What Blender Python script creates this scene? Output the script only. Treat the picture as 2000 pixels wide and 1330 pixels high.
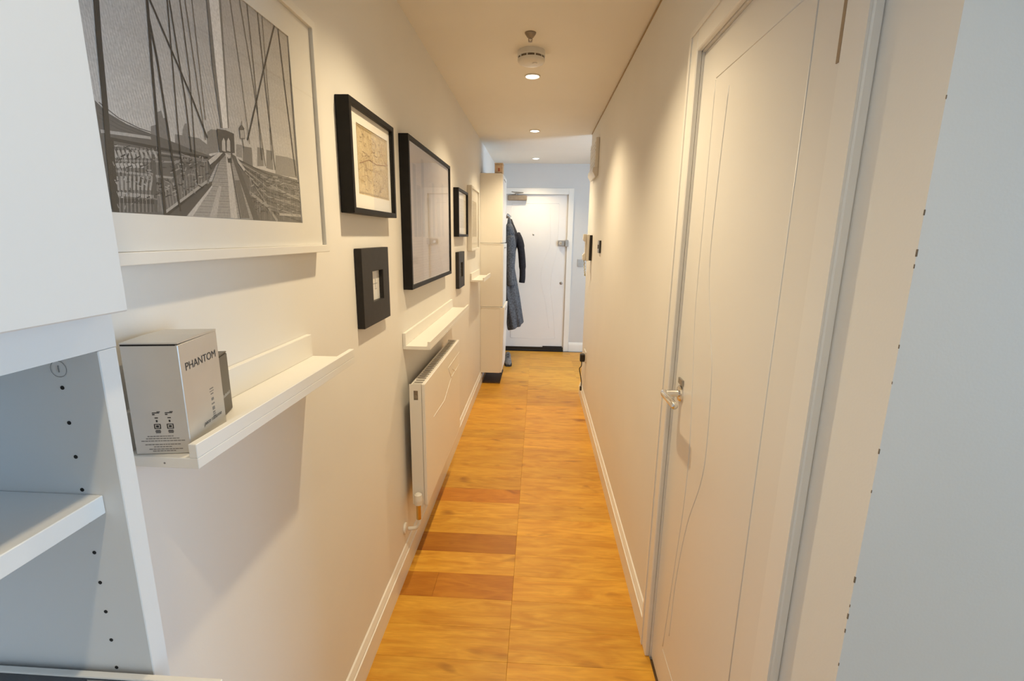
import bpy, bmesh, math, random
from mathutils import Vector, Matrix
random.seed(7)
S = bpy.context.scene
COL = S.collection
for o in list(bpy.data.objects):
    bpy.data.objects.remove(o, do_unlink=True)

# ------------------------------------------------------------------ key sizes (metres)
W, H, YE = 0.994, 2.336, 6.172          # corridor width, ceiling height, end wall
CX, CZ = 0.5617, 1.4681                 # camera
FPX, PITCH, YAW, ROLL = 937.07, 0.2140, 0.0523, 0.0137

# ------------------------------------------------------------------ camera
fwd = Vector((-math.sin(YAW)*math.cos(PITCH), math.cos(YAW)*math.cos(PITCH), -math.sin(PITCH)))
rt = Vector((math.cos(YAW), math.sin(YAW), 0)); up = rt.cross(fwd)
r2 = rt*math.cos(ROLL) + up*math.sin(ROLL); u2 = up*math.cos(ROLL) - rt*math.sin(ROLL)
cam = bpy.data.cameras.new('camera'); cam.sensor_width = 36; cam.lens = FPX/2000*36; cam.clip_start = 0.01
camo = bpy.data.objects.new('camera', cam); COL.objects.link(camo)
camo.matrix_world = Matrix(((r2.x, u2.x, -fwd.x, CX), (r2.y, u2.y, -fwd.y, 0), (r2.z, u2.z, -fwd.z, CZ), (0, 0, 0, 1)))
S.camera = camo

# ------------------------------------------------------------------ world, daylight, exposure
wd = bpy.data.worlds.new('world'); S.world = wd; wd.use_nodes = True
wd.node_tree.nodes['Background'].inputs[0].default_value = (0.62, 0.75, 1.0, 1)
wd.node_tree.nodes['Background'].inputs[1].default_value = 0.6
def area(name, loc, rot, sx, sy, power, col):
    l = bpy.data.lights.new(name, 'AREA'); l.shape = 'RECTANGLE'; l.size = sx; l.size_y = sy
    l.energy = power; l.color = col
    o = bpy.data.objects.new(name, l); COL.objects.link(o); o.location = loc; o.rotation_euler = rot
    return o
area('living_room_daylight', (4.15, -0.27, 1.3), (0, math.pi/2, 0), 1.8, 1.6, 74, (0.46, 0.715, 1.0))
area('hall_daylight', (3.25, 3.55, 1.45), (0, math.pi/2, 0), 1.2, 0.85, 100, (0.58, 0.78, 1.0))
DOWNLIGHT_W, DOWNLIGHT_COL = 54, (1.0, 0.80, 0.50)
vs = S.view_settings
S.display_settings.display_device = 'sRGB'
vs.view_transform = 'Standard'; vs.look = 'None'; vs.gamma = 1.0; vs.use_curve_mapping = False
vs.exposure = 0.10

# ------------------------------------------------------------------ materials
def new_mat(name):
    m = bpy.data.materials.new(name); m.use_nodes = True
    return m, m.node_tree, m.node_tree.nodes['Principled BSDF']
def N(nt, typ, **kw):
    n = nt.nodes.new(typ)
    for k, v in kw.items(): setattr(n, k, v)
    return n
def paint(name, rgb, rough=0.5, var=0.03, scale=6, bump=0.0, bscale=180, metal=0.0, coat=0.0, spec=0.5):
    m, nt, p = new_mat(name)
    tc = N(nt, 'ShaderNodeTexCoord'); no = N(nt, 'ShaderNodeTexNoise'); no.inputs['Scale'].default_value = scale
    nt.links.new(tc.outputs['Object'], no.inputs['Vector'])
    cr = N(nt, 'ShaderNodeValToRGB')
    cr.color_ramp.elements[0].position = 0.3; cr.color_ramp.elements[1].position = 0.7
    cr.color_ramp.elements[0].color = [c*(1-var) for c in rgb] + [1]
    cr.color_ramp.elements[1].color = [min(1, c*(1+var)) for c in rgb] + [1]
    nt.links.new(no.outputs['Fac'], cr.inputs['Fac']); nt.links.new(cr.outputs['Color'], p.inputs['Base Color'])
    p.inputs['Roughness'].default_value = rough; p.inputs['Metallic'].default_value = metal
    p.inputs['Coat Weight'].default_value = coat; p.inputs['Specular IOR Level'].default_value = spec
    if bump:
        n2 = N(nt, 'ShaderNodeTexNoise'); n2.inputs['Scale'].default_value = bscale
        nt.links.new(tc.outputs['Object'], n2.inputs['Vector'])
        b = N(nt, 'ShaderNodeBump'); b.inputs['Strength'].default_value = bump; b.inputs['Distance'].default_value = 0.002
        nt.links.new(n2.outputs['Fac'], b.inputs['Height']); nt.links.new(b.outputs['Normal'], p.inputs['Normal'])
    return m
def emit(name, col, strength):
    m, nt, p = new_mat(name)
    p.inputs['Base Color'].default_value = (1, 1, 1, 1)
    p.inputs['Emission Color'].default_value = (*col, 1); p.inputs['Emission Strength'].default_value = strength
    return m
def thin_glass(name, refl=1.0):
    m, nt, p = new_mat(name)
    out = nt.nodes['Material Output']
    tr = N(nt, 'ShaderNodeBsdfTransparent'); gl = N(nt, 'ShaderNodeBsdfGlossy'); gl.inputs['Roughness'].default_value = 0.02
    lw = N(nt, 'ShaderNodeLayerWeight'); lw.inputs['Blend'].default_value = 0.5     # Schlick curve, same for both faces of the pane
    pw = N(nt, 'ShaderNodeMath', operation='POWER'); pw.inputs[1].default_value = 5.0
    fr = N(nt, 'ShaderNodeMath', operation='MULTIPLY_ADD'); fr.inputs[1].default_value = 0.92*refl; fr.inputs[2].default_value = 0.035*refl
    nt.links.new(lw.outputs['Facing'], pw.inputs[0]); nt.links.new(pw.outputs[0], fr.inputs[0])
    mx = N(nt, 'ShaderNodeMixShader')
    nt.links.new(fr.outputs[0], mx.inputs[0]); nt.links.new(tr.outputs[0], mx.inputs[1]); nt.links.new(gl.outputs[0], mx.inputs[2])
    nt.links.new(mx.outputs[0], out.inputs['Surface'])
    return m
def vcol_mat(name, rough=0.6):
    m, nt, p = new_mat(name)
    a = N(nt, 'ShaderNodeVertexColor', layer_name='ink'); tc = N(nt, 'ShaderNodeTexCoord')
    no = N(nt, 'ShaderNodeTexNoise'); no.inputs['Scale'].default_value = 260; no.inputs['Detail'].default_value = 3
    nt.links.new(tc.outputs['Object'], no.inputs['Vector'])
    mp = N(nt, 'ShaderNodeMapRange'); mp.inputs[3].default_value = 0.72; mp.inputs[4].default_value = 1.28
    nt.links.new(no.outputs['Fac'], mp.inputs[0])
    mx = N(nt, 'ShaderNodeMix', data_type='RGBA', blend_type='MULTIPLY'); mx.inputs[0].default_value = 1
    nt.links.new(a.outputs['Color'], mx.inputs[6]); nt.links.new(mp.outputs[0], mx.inputs[7])
    nt.links.new(mx.outputs[2], p.inputs['Base Color']); p.inputs['Roughness'].default_value = rough
    return m
def wood_floor():
    m, nt, p = new_mat('oak_plank')
    L = nt.links.new
    tc = N(nt, 'ShaderNodeTexCoord'); oi = N(nt, 'ShaderNodeObjectInfo')
    mul = N(nt, 'ShaderNodeMath', operation='MULTIPLY'); mul.inputs[1].default_value = 91.0
    L(oi.outputs['Random'], mul.inputs[0])
    def noise(sx, sy, sc, det=4, dist=0.0):
        mp = N(nt, 'ShaderNodeMapping'); mp.inputs['Scale'].default_value = (sx, sy, 1)
        L(tc.outputs['Object'], mp.inputs['Vector'])
        n = N(nt, 'ShaderNodeTexNoise', noise_dimensions='4D'); n.inputs['Scale'].default_value = sc
        n.inputs['Detail'].default_value = det; n.inputs['Distortion'].default_value = dist
        L(mp.outputs[0], n.inputs['Vector']); L(mul.outputs[0], n.inputs['W'])
        return n
    fine = noise(5, 60, 3.0, 4, 0.4); rings = noise(2.0, 9, 2.0, 3, 1.6); knot = noise(3.5, 8, 1.3, 2, 0.6)
    r1 = N(nt, 'ShaderNodeValToRGB')
    r1.color_ramp.elements[0].position = 0.30; r1.color_ramp.elements[0].color = (0.54, 0.235, 0.018, 1)
    r1.color_ramp.elements[1].position = 0.68; r1.color_ramp.elements[1].color = (0.71, 0.375, 0.042, 1)
    L(rings.outputs['Fac'], r1.inputs['Fac'])
    r2_ = N(nt, 'ShaderNodeMapRange'); r2_.inputs[1].default_value = 0.3; r2_.inputs[2].default_value = 0.7
    r2_.inputs[3].default_value = 0.91; r2_.inputs[4].default_value = 1.06
    L(fine.outputs['Fac'], r2_.inputs[0])
    m1 = N(nt, 'ShaderNodeMix', data_type='RGBA', blend_type='MULTIPLY'); m1.inputs[0].default_value = 1
    L(r1.outputs['Color'], m1.inputs[6]); L(r2_.outputs[0], m1.inputs[7])
    kr = N(nt, 'ShaderNodeValToRGB')
    kr.color_ramp.elements[0].position = 0.63; kr.color_ramp.elements[0].color = (1, 1, 1, 1)
    kr.color_ramp.elements[1].position = 0.80; kr.color_ramp.elements[1].color = (0.42, 0.30, 0.22, 1)
    L(knot.outputs['Fac'], kr.inputs['Fac'])
    m2 = N(nt, 'ShaderNodeMix', data_type='RGBA', blend_type='MULTIPLY'); m2.inputs[0].default_value = 1
    L(m1.outputs[2], m2.inputs[6]); L(kr.outputs['Color'], m2.inputs[7])
    at = N(nt, 'ShaderNodeAttribute', attribute_type='OBJECT', attribute_name='tone')
    m3 = N(nt, 'ShaderNodeMix', data_type='RGBA', blend_type='MULTIPLY'); m3.inputs[0].default_value = 1
    L(m2.outputs[2], m3.inputs[6]); L(at.outputs['Color'], m3.inputs[7])
    L(m3.outputs[2], p.inputs['Base Color'])
    p.inputs['Roughness'].default_value = 0.40; p.inputs['Specular IOR Level'].default_value = 0.38
    b = N(nt, 'ShaderNodeBump'); b.inputs['Strength'].default_value = 0.08; b.inputs['Distance'].default_value = 0.002
    L(fine.outputs['Fac'], b.inputs['Height']); L(b.outputs['Normal'], p.inputs['Normal'])
    return m
M = dict(
    wall=paint('wall_emulsion', (0.82, 0.80, 0.765), 0.55, 0.012, 3, 0.05, 260),
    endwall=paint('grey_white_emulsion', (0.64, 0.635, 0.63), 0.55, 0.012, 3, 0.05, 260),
    ceiling=paint('ceiling_emulsion', (0.88, 0.855, 0.80), 0.7, 0.012, 3, 0.03, 200),
    gloss=paint('white_gloss', (0.84, 0.82, 0.785), 0.28, 0.01, 4, 0.0),
    door=paint('white_door_paint', (0.80, 0.78, 0.75), 0.32, 0.01, 3, 0.02, 90),
    fdoor=paint('front_door_paint', (0.82, 0.80, 0.79), 0.35, 0.01, 3, 0.02, 90),
    cab=paint('white_foil', (0.82, 0.82, 0.815), 0.4, 0.008, 3, 0.02, 400),
    shoecab=paint('cream_white_cabinet', (0.84, 0.81, 0.755), 0.35, 0.008, 3),
    ledge=paint('white_ledge', (0.83, 0.815, 0.78), 0.4, 0.008, 5),
    wframe=paint('white_frame', (0.82, 0.80, 0.76), 0.35, 0.01, 5),
    black=paint('black_frame', (0.007, 0.006, 0.006), 0.5, 0.2, 30, spec=0.25),
    charcoal=paint('charcoal_frame', (0.024, 0.021, 0.021), 0.5, 0.12, 60, 0.05, 300, spec=0.3),
    mat=paint('mat_card', (0.83, 0.81, 0.77), 0.85, 0.01, 20),
    paper=paint('photo_paper', (0.72, 0.70, 0.69), 0.5, 0.03, 8),
    ink=vcol_mat('print_ink'), inkd=vcol_mat('dull_print_ink', 0.8),
    glass=thin_glass('picture_glass', 0.65), wglass=thin_glass('window_glass'),
    rad=paint('radiator_enamel', (0.84, 0.82, 0.785), 0.3, 0.01, 4),
    dark=paint('dark_void', (0.012, 0.010, 0.008), 0.8, 0.1, 20),
    chrome=paint('chrome', (0.80, 0.79, 0.77), 0.12, 0.02, 10, metal=1.0),
    brass=paint('brass', (0.62, 0.45, 0.18), 0.25, 0.05, 20, metal=1.0),
    steel=paint('brushed_steel', (0.42, 0.40, 0.38), 0.38, 0.06, 60, metal=1.0),
    closer=paint('bronze_silver_closer', (0.34, 0.28, 0.22), 0.42, 0.08, 30, metal=0.6),
    plastic=paint('white_plastic', (0.80, 0.78, 0.74), 0.38, 0.01, 10),
    cordp=paint('yellowed_cord', (0.62, 0.56, 0.30), 0.5, 0.05, 40),
    blackp=paint('black_plastic', (0.014, 0.011, 0.009), 0.42, 0.1, 30),
    silver=paint('silver_card', (0.62, 0.605, 0.58), 0.34, 0.03, 14, 0.02, 300, metal=0.55),
    darkcard=paint('dark_taupe_card', (0.10, 0.088, 0.074), 0.4, 0.06, 20, metal=0.3),
    ink_black=paint('black_print', (0.03, 0.028, 0.027), 0.6, 0.1, 40),
    ink_grey=paint('grey_print', (0.22, 0.21, 0.20), 0.6, 0.1, 40),
    ink_pale=paint('pale_print', (0.40, 0.38, 0.35), 0.6, 0.1, 40),
    coat=paint('grey_blue_wool', (0.085, 0.095, 0.115), 0.95, 0.45, 60, 0.4, 300),
    jacket=paint('black_cloth', (0.016, 0.016, 0.022), 0.9, 0.3, 50, 0.3, 260),
    shoe=paint('grey_suede', (0.20, 0.195, 0.20), 0.9, 0.3, 40, 0.3, 300),
    sole=paint('dark_rubber', (0.02, 0.02, 0.022), 0.7, 0.2, 40),
    tan=paint('tan_cardboard', (0.66, 0.50, 0.35), 0.8, 0.15, 30),
    sheetbrown=paint('dark_brown_sheet', (0.05, 0.028, 0.018), 0.6, 0.15, 20),
    redp=paint('red_print', (0.45, 0.14, 0.08), 0.7, 0.1, 40),
    subfloor=paint('subfloor', (0.16, 0.09, 0.035), 0.8, 0.1, 10),
    trimtan=paint('joint_filler', (0.42, 0.31, 0.18), 0.8, 0.15, 30),
    chip=paint('bare_plaster_chip', (0.22, 0.17, 0.12), 0.9, 0.3, 80),
    bulb=emit('lamp_glow', (1.0, 0.90, 0.74), 14),
    floor=wood_floor(),
)

# ------------------------------------------------------------------ mesh helpers
ORG = {}
def box(bm, x0, x1, y0, y1, z0, z1, bev=0.0, seg=1):
    vs_ = [bm.verts.new((x, y, z)) for x in (x0, x1) for y in (y0, y1) for z in (z0, z1)]
    f = [(0,1,3,2), (4,6,7,5), (0,4,5,1), (2,3,7,6), (0,2,6,4), (1,5,7,3)]
    fs = [bm.faces.new([vs_[i] for i in q]) for q in f]
    if bev:
        ed = list({e for fc in fs for e in fc.edges})
        bmesh.ops.bevel(bm, geom=ed, offset=bev, segments=seg, profile=0.6, affect='EDGES')
def prism(bm, poly, axis, a0, a1):
    """extrude a 2D polygon along axis; poly coords are the two other axes in x,y,z order"""
    def P(p, a):
        if axis == 0: return (a, p[0], p[1])
        if axis == 1: return (p[0], a, p[1])
        return (p[0], p[1], a)
    A = [bm.verts.new(P(p, a0)) for p in poly]; Bv = [bm.verts.new(P(p, a1)) for p in poly]
    n = len(poly)
    for i in range(n): bm.faces.new((A[i], A[(i+1) % n], Bv[(i+1) % n], Bv[i]))
    bm.faces.new(A[::-1]); bm.faces.new(Bv)
def ring(bm, o, i, axis, a0, a1):
    """rectangular ring: o, i = (u0,u1,v0,v1) outer and inner"""
    def P(u, v, a):
        if axis == 0: return (a, u, v)
        if axis == 1: return (u, a, v)
        return (u, v, a)
    def c(r): return [(r[0], r[2]), (r[1], r[2]), (r[1], r[3]), (r[0], r[3])]
    rows = [[bm.verts.new(P(*p, a)) for p in c(r)] for r, a in ((o, a0), (o, a1), (i, a1), (i, a0))]
    for k in range(4):
        A, Bv = rows[k], rows[(k+1) % 4]
        for j in range(4): bm.faces.new((A[j], A[(j+1) % 4], Bv[(j+1) % 4], Bv[j]))
def tube(bm, pts, r, n=10, cap=True):
    pts = [Vector(p) for p in pts]; rs = r if isinstance(r, (list, tuple)) else [r]*len(pts)
    rows = []; ref = None
    for i, p in enumerate(pts):
        d = (pts[min(i+1, len(pts)-1)] - pts[max(i-1, 0)]).normalized()
        if ref is None:
            ref = Vector((0, 0, 1)) if abs(d.z) < 0.9 else Vector((1, 0, 0))
        a = (ref - d*ref.dot(d)).normalized(); b = d.cross(a); ref = a
        rows.append([bm.verts.new(p + (a*math.cos(t*2*math.pi/n) + b*math.sin(t*2*math.pi/n))*rs[i]) for t in range(n)])
    for i in range(len(rows)-1):
        for j in range(n): bm.faces.new((rows[i][j], rows[i][(j+1) % n], rows[i+1][(j+1) % n], rows[i+1][j]))
    if cap: bm.faces.new(rows[0][::-1]); bm.faces.new(rows[-1])
def lathe(bm, prof, c, axis=2, n=24, cap=True):
    """prof: (radius, offset along axis)"""
    rows = []
    for r, h in prof:
        row = []
        for t in range(n):
            u, v = r*math.cos(t*2*math.pi/n), r*math.sin(t*2*math.pi/n)
            q = {2: (u, v, h), 0: (h, u, v), 1: (v, h, u)}[axis]
            row.append(bm.verts.new((c[0]+q[0], c[1]+q[1], c[2]+q[2])))
        rows.append(row)
    for i in range(len(rows)-1):
        for j in range(n): bm.faces.new((rows[i][j], rows[i][(j+1) % n], rows[i+1][(j+1) % n], rows[i+1][j]))
    if cap: bm.faces.new(rows[0][::-1]); bm.faces.new(rows[-1])
def loft(bm, secs, n=28, fold=0.0, k=7, ph=0.0):
    """secs: (centre, rx, ry) horizontal ellipses, optional cloth folds"""
    rows = []
    for c, rx, ry, *fd in secs:
        f = fd[0] if fd else fold
        row = []
        for t in range(n):
            a = t*2*math.pi/n; q = 1 + f*math.sin(k*a + ph + c[2]*2.3) + 0.5*f*math.sin((k+4)*a - c[2]*3)
            row.append(bm.verts.new((c[0] + rx*q*math.cos(a), c[1] + ry*q*math.sin(a), c[2] + (fd[1]*math.cos(a) if len(fd) > 1 else 0))))
        rows.append(row)
    for i in range(len(rows)-1):
        for j in range(n): bm.faces.new((rows[i][j], rows[i][(j+1) % n], rows[i+1][(j+1) % n], rows[i+1][j]))
    bm.faces.new(rows[0][::-1]); bm.faces.new(rows[-1])
def tag(o, label=None, cat=None, group=None, kind=None):
    for k, v in (('label', label), ('category', cat), ('group', group), ('kind', kind)):
        if v: o[k] = v
    return o
def thing(name, loc, label, cat, group=None, kind=None, rotz=0):
    o = bpy.data.objects.new(name, None); COL.objects.link(o); o.empty_display_size = 0.05
    o.location = loc; o.rotation_euler = (0, 0, rotz); ORG[o.name] = Vector(loc)
    return tag(o, label, cat, group, kind)
def obj(name, bm, mat, parent=None, smooth=False, local=False, bevel=0.0):
    bmesh.ops.recalc_face_normals(bm, faces=bm.faces[:])
    if parent is not None:
        org = ORG[parent.name]
        if not local: bmesh.ops.translate(bm, verts=bm.verts[:], vec=-org)
    else:
        xs = [v.co for v in bm.verts]
        org = Vector(((min(v.x for v in xs)+max(v.x for v in xs))/2, (min(v.y for v in xs)+max(v.y for v in xs))/2, min(v.z for v in xs)))
        bmesh.ops.translate(bm, verts=bm.verts[:], vec=-org)
    me = bpy.data.meshes.new(name); bm.to_mesh(me); bm.free()
    if isinstance(mat, (list, tuple)):
        for m in mat: me.materials.append(M[m])
    else: me.materials.append(M[mat])
    if smooth:
        for p in me.polygons: p.use_smooth = True
    o = bpy.data.objects.new(name, me); COL.objects.link(o)
    if parent is not None: o.parent = parent; ORG[o.name] = org
    else: o.location = org; ORG[o.name] = org
    if bevel:
        md = o.modifiers.new('bevel', 'BEVEL'); md.width = bevel; md.segments = 2; md.limit_method = 'ANGLE'
    return o
def nb(): return bmesh.new()
def bx(name, dims, mat, parent=None, bev=0.0, **k):
    bm = nb(); box(bm, *dims, bev=bev); return obj(name, bm, mat, parent, **k)
def struct(name, bm, mat, label, parent=None):
    o = obj(name, bm, mat, parent)
    return tag(o, label, kind='structure')
def smooth_path(pts, per=6):
    P = [Vector(p) for p in pts]; out = []
    for i in range(len(P)-1):
        p0, p1, p2, p3 = P[max(i-1, 0)], P[i], P[i+1], P[min(i+2, len(P)-1)]
        for k in range(per):
            t = k/per
            out.append(0.5*((2*p1) + (p2-p0)*t + (2*p0-5*p1+4*p2-p3)*t*t + (3*p1-p0-3*p2+p3)*t**3))
    out.append(P[-1]); return out

# ================================================================== ROOM SHELL
fl = nb(); box(fl, -0.1, 4.0, -3.1, 6.3, -0.06, -0.0125)
floor = struct('floor', fl, 'subfloor', 'golden oak plank floor laid across the narrow hallway')
# planks: rows across the corridor, ends meeting on one line
PW, X_J = 0.147, 0.487
ROW0 = 1.704 - PW*33
def plank_mesh(x0, x1):
    bm = nb(); hx = (x1-x0)/2 - 0.0002; hy = PW/2 - 0.0002
    box(bm, -hx, hx, -hy, hy, -0.0125, 0.0, bev=0.0006)
    bmesh.ops.recalc_face_normals(bm, faces=bm.faces[:])
    me = bpy.data.meshes.new('plank'); bm.to_mesh(me); bm.free(); me.materials.append(M['floor']); return me
PM = {}
FO = ORG['floor']
def plank(x0, x1, row, tone):
    key = (round(x0, 3), round(x1, 3))
    if key not in PM: PM[key] = plank_mesh(x0, x1)
    o = bpy.data.objects.new('plank', PM[key]); COL.objects.link(o); o.parent = floor
    o.location = Vector(((x0+x1)/2, ROW0 + PW*(row+0.5), 0)) - FO
    o['tone'] = tone
TONES = {}
for r in range(0, 64):
    TONES[(r, 0)] = 0.90 + 0.2*random.random(); TONES[(r, 1)] = 0.93 + 0.2*random.random()
for (r, c, t) in ((33, 0, 0.70), (35, 0, 0.60), (38, 0, 0.80), (31, 0, 1.02), (31, 1, 1.04), (34, 0, 1.08), (34, 1, 1.06), (36, 0, 1.0),
                  (40, 0, 0.95), (41, 1, 1.0), (43, 1, 1.12), (44, 0, 0.86), (47, 0, 1.1), (47, 1, 1.14), (48, 0, 1.16), (48, 1, 1.16), (30, 1, 1.12), (30, 0, 0.98)):
    TONES[(r, c)] = t
def tv(t): return [t*1.10, t*0.84, t*0.62] if t < 0.85 else [t, t, t]
for r in range(0, 64):
    yc = ROW0 + PW*(r+0.5)
    if yc < -3.05 or yc > YE: continue
    if r == 33:
        plank(0.0, 0.153, r, tv(0.66)); plank(0.153, X_J, r, tv(TONES[(r, 0)]))
    else: plank(0.0, X_J, r, tv(TONES[(r, 0)]))
    plank(X_J, W, r, tv(TONES[(r, 1)]))
    if yc < 0.58:
        plank(W, 2.44, r, tv(0.92+0.16*random.random())); plank(2.44, 3.9, r, tv(0.92+0.16*random.random()))
    elif yc > 4.42: plank(W, 3.0, r, tv(0.95+0.15*random.random()))
    elif yc > 3.05: plank(1.10, 3.0, r, tv(0.95+0.15*random.random()))

cb = nb(); box(cb, -0.1, 4.0, -3.1, 6.3, H, H+0.06)
struct('ceiling', cb, 'ceiling', 'smooth pale plaster ceiling with a row of downlights')
b = nb(); box(b, -0.1, 0.0, -3.1, 6.3, -0.06, H)
struct('wall_left', b, 'wall', 'long pale wall hung with framed pictures and white ledges')
b = nb(); box(b, W, 1.10, 0.69, 0.772, -0.06, H); box(b, W, 1.10, 1.469, 4.42, -0.06, H); box(b, W, 1.10, 0.772, 1.469, 1.967, H)
wr = struct('wall_right', b, 'wall', 'pale wall with the white panelled door and intercom')
b = nb(); box(b, W, 3.9, 0.583, 0.69, -0.06, H)
wl = struct('wall_living', b, 'wall', 'cool grey-white return wall beside the corridor opening')
chips = nb()
for z, s in ((1.50, .9), (1.455, 1.2), (1.62, .6), (1.44, .7), (1.345, .7), (1.21, 1.0), (1.155, .6), (1.025, 1.3), (0.985, .6), (0.968, 1.2), (0.945, .9), (0.89, .7), (1.30, .5)):
    box(chips, W-0.0004, W+0.0010*s, 0.5826, 0.583+0.0013*s, z-0.003*s, z+0.004*s, bev=0.0003)
o = obj('chipped_paint', chips, 'chip', wl); o['kind'] = 'stuff'
b = nb(); box(b, 0.0, 0.11, YE, 6.3, -0.06, H); box(b, 0.911, 3.1, YE, 6.3, -0.06, H); box(b, 0.11, 0.911, YE, 6.3, 1.977, H)
struct('wall_end', b, 'endwall', 'grey-white end wall around the front door')
b = nb(); box(b, 0.0, 3.9, -3.1, -3.0, -0.06, H); struct('wall_back', b, 'wall', 'plain pale back wall of the living room')
WY0, WY1, WZ0, WZ1 = -1.10, 0.55, 0.40, 2.2
b = nb(); box(b, 3.9, 4.0, -3.1, WY0, -0.06, H); box(b, 3.9, 4.0, WY1, 0.69, -0.06, H); box(b, 3.9, 4.0, WY0, WY1, -0.06, WZ0); box(b, 3.9, 4.0, WY0, WY1, WZ1, H)
struct('wall_window', b, 'wall', 'pale living room wall with a wide window')
b = nb(); box(b, 1.10, 3.0, 2.95, 3.05, -0.06, H); struct('wall_hall_back', b, 'wall', 'plain pale wall of the side hall')
HY0, HY1, HZ0, HZ1 = 3.12, 3.98, 0.85, 2.05
b = nb(); box(b, 3.0, 3.1, 2.95, HY0, -0.06, H); box(b, 3.0, 3.1, HY1, YE, -0.06, H); box(b, 3.0, 3.1, HY0, HY1, -0.06, HZ0); box(b, 3.0, 3.1, HY0, HY1, HZ1, H)
struct('wall_hall_side', b, 'wall', 'pale side hall wall with a small window')
def window(name, x, y0, y1, z0, z1, label, mull):
    t = thing(name, (x, (y0+y1)/2, z0), label, None, kind='structure')
    b = nb(); ring(b, (y0, y1, z0, z1), (y0+.05, y1-.05, z0+.05, z1-.05), 0, x+.02, x+.08); obj('window_frame', b, 'gloss', t)
    n = mull; w_ = (y1-y0-.1)/n
    for i in range(n):
        a = y0+.05+i*w_
        if i: bx('mullion', (x+.02, x+.08, a-.02, a+.02, z0+.05, z1-.05), 'gloss', t)
        bx('pane', (x+.048, x+.052, a+(.02 if i else 0), a+w_-(.02 if i < n-1 else 0), z0+.05, z1-.05), 'wglass', t)
window('window_1', 3.9, WY0, WY1, WZ0, WZ1, 'wide white-framed living room window', 3)
window('window_2', 3.0, HY0, HY1, HZ0, HZ1, 'small white-framed window in the side hall', 1)

# skirting boards
BT, BH = 0.016, 0.120
def skirt(name, axis, c, s, a0, a1, label):
    """c: wall plane, s: direction into the room"""
    pr = [(c, 0), (c+s*BT, 0), (c+s*BT, BH-.030), (c+s*(BT-.004), BH-.028), (c+s*(BT-.004), BH-.022), (c+s*.005, BH-.003), (c, BH)]
    b = nb(); prism(b, pr, 1 if axis == 1 else 0, a0, a1)
    return struct(name, b, 'gloss', label)
skirt('baseboard_left', 1, 0.0, 1, 0.42, 4.70, 'white moulded skirting board under the radiator and pictures')
skirt('baseboard_right', 1, W, -1, 1.538, 4.42, 'white moulded skirting board along the intercom wall')
skirt('baseboard_return', 0, 0.583, -1, W, 3.9, 'white moulded skirting board on the return wall')
skirt('baseboard_end', 0, YE, -1, 0.98, 3.0, 'white moulded skirting board beside the front door')
b = nb(); box(b, W, W+.016, 4.42, 4.436, 0, BH); struct('baseboard_corner', b, 'gloss', 'white skirting end at the wall corner')
b = nb(); box(b, W-.004, W, 0.60, 4.42, H-.010, H-.003); struct('trim_1', b, 'trimtan', 'thin tan joint line between ceiling and right wall')

# ================================================================== DOORS
def bead(name, pts, parent, mat, r=0.0016, per=6, sm=True):
    bm = nb(); P = smooth_path(pts, per) if sm else pts
    tube(bm, P, r, 6); return obj(name, bm, mat, parent, smooth=True)
# --- right-hand room door
DX = W + 0.006
d1 = thing('door_1', (DX, 1.12, 0.0), 'white internal door with curved grooves and chrome lever handle', None, kind='structure')
bx('leaf', (DX, DX+.04, 0.775, 1.466, 0.006, 1.963), 'door', d1, bev=0.0015)
b = nb()
for (y0, y1) in ((1.469, 1.536), (0.709, 0.772)):
    box(b, W-.016, W, y0, y1, 0, 2.034, bev=.003)
box(b, W-.016, W, 0.772, 1.469, 1.967, 2.034, bev=.003)
obj('architrave', b, 'gloss', d1)
b = nb(); box(b, W-.0195, W-.016, 1.519, 1.534, 0, 2.032); box(b, W-.0195, W-.016, 0.711, 0.726, 0, 2.032); box(b, W-.0195, W-.016, 0.726, 1.519, 2.017, 2.032)
obj('architrave_bead', b, 'gloss', d1)
b = nb(); box(b, W, 1.10, 1.4665, 1.469, 0, 1.967); box(b, W, 1.10, .772, .7745, 0, 1.967); box(b, W, 1.10, .772, 1.469, 1.9635, 1.967)
obj('jamb', b, 'gloss', d1)
g = DX
bead('groove', [(g, 0.895, 1.867), (g, 1.354, 1.867)], d1, 'door', sm=False)
bead('groove', [(g, 1.358, 1.863), (g, 1.352, 1.55), (g, 1.346, 1.28), (g, 1.315, 1.10), (g, 1.285, 0.90), (g, 1.284, 0.72), (g, 1.31, 0.50), (g, 1.352, 0.16)], d1, 'door')
bead('groove', [(g, 1.258, 1.822), (g, 1.270, 1.60), (g, 1.268, 1.40), (g, 1.215, 1.24), (g, 1.178, 1.14), (g, 1.160, 0.95), (g, 1.175, 0.84), (g, 1.245, 0.67), (g, 1.29, 0.45), (g, 1.30, 0.25)], d1, 'door')
bead('groove', [(g, 0.893, 1.863), (g, 0.893, 0.155)], d1, 'door', sm=False)
bead('groove', [(g, 0.897, 0.150), (g, 1.350, 0.150)], d1, 'door', sm=False)
o = bx('slot', (DX-.0012, DX+.0005, 0.8085, 0.8165, 1.727, 1.90), 'closer', d1); o['label'] = 'narrow dark slot near the top of the door'
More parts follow.
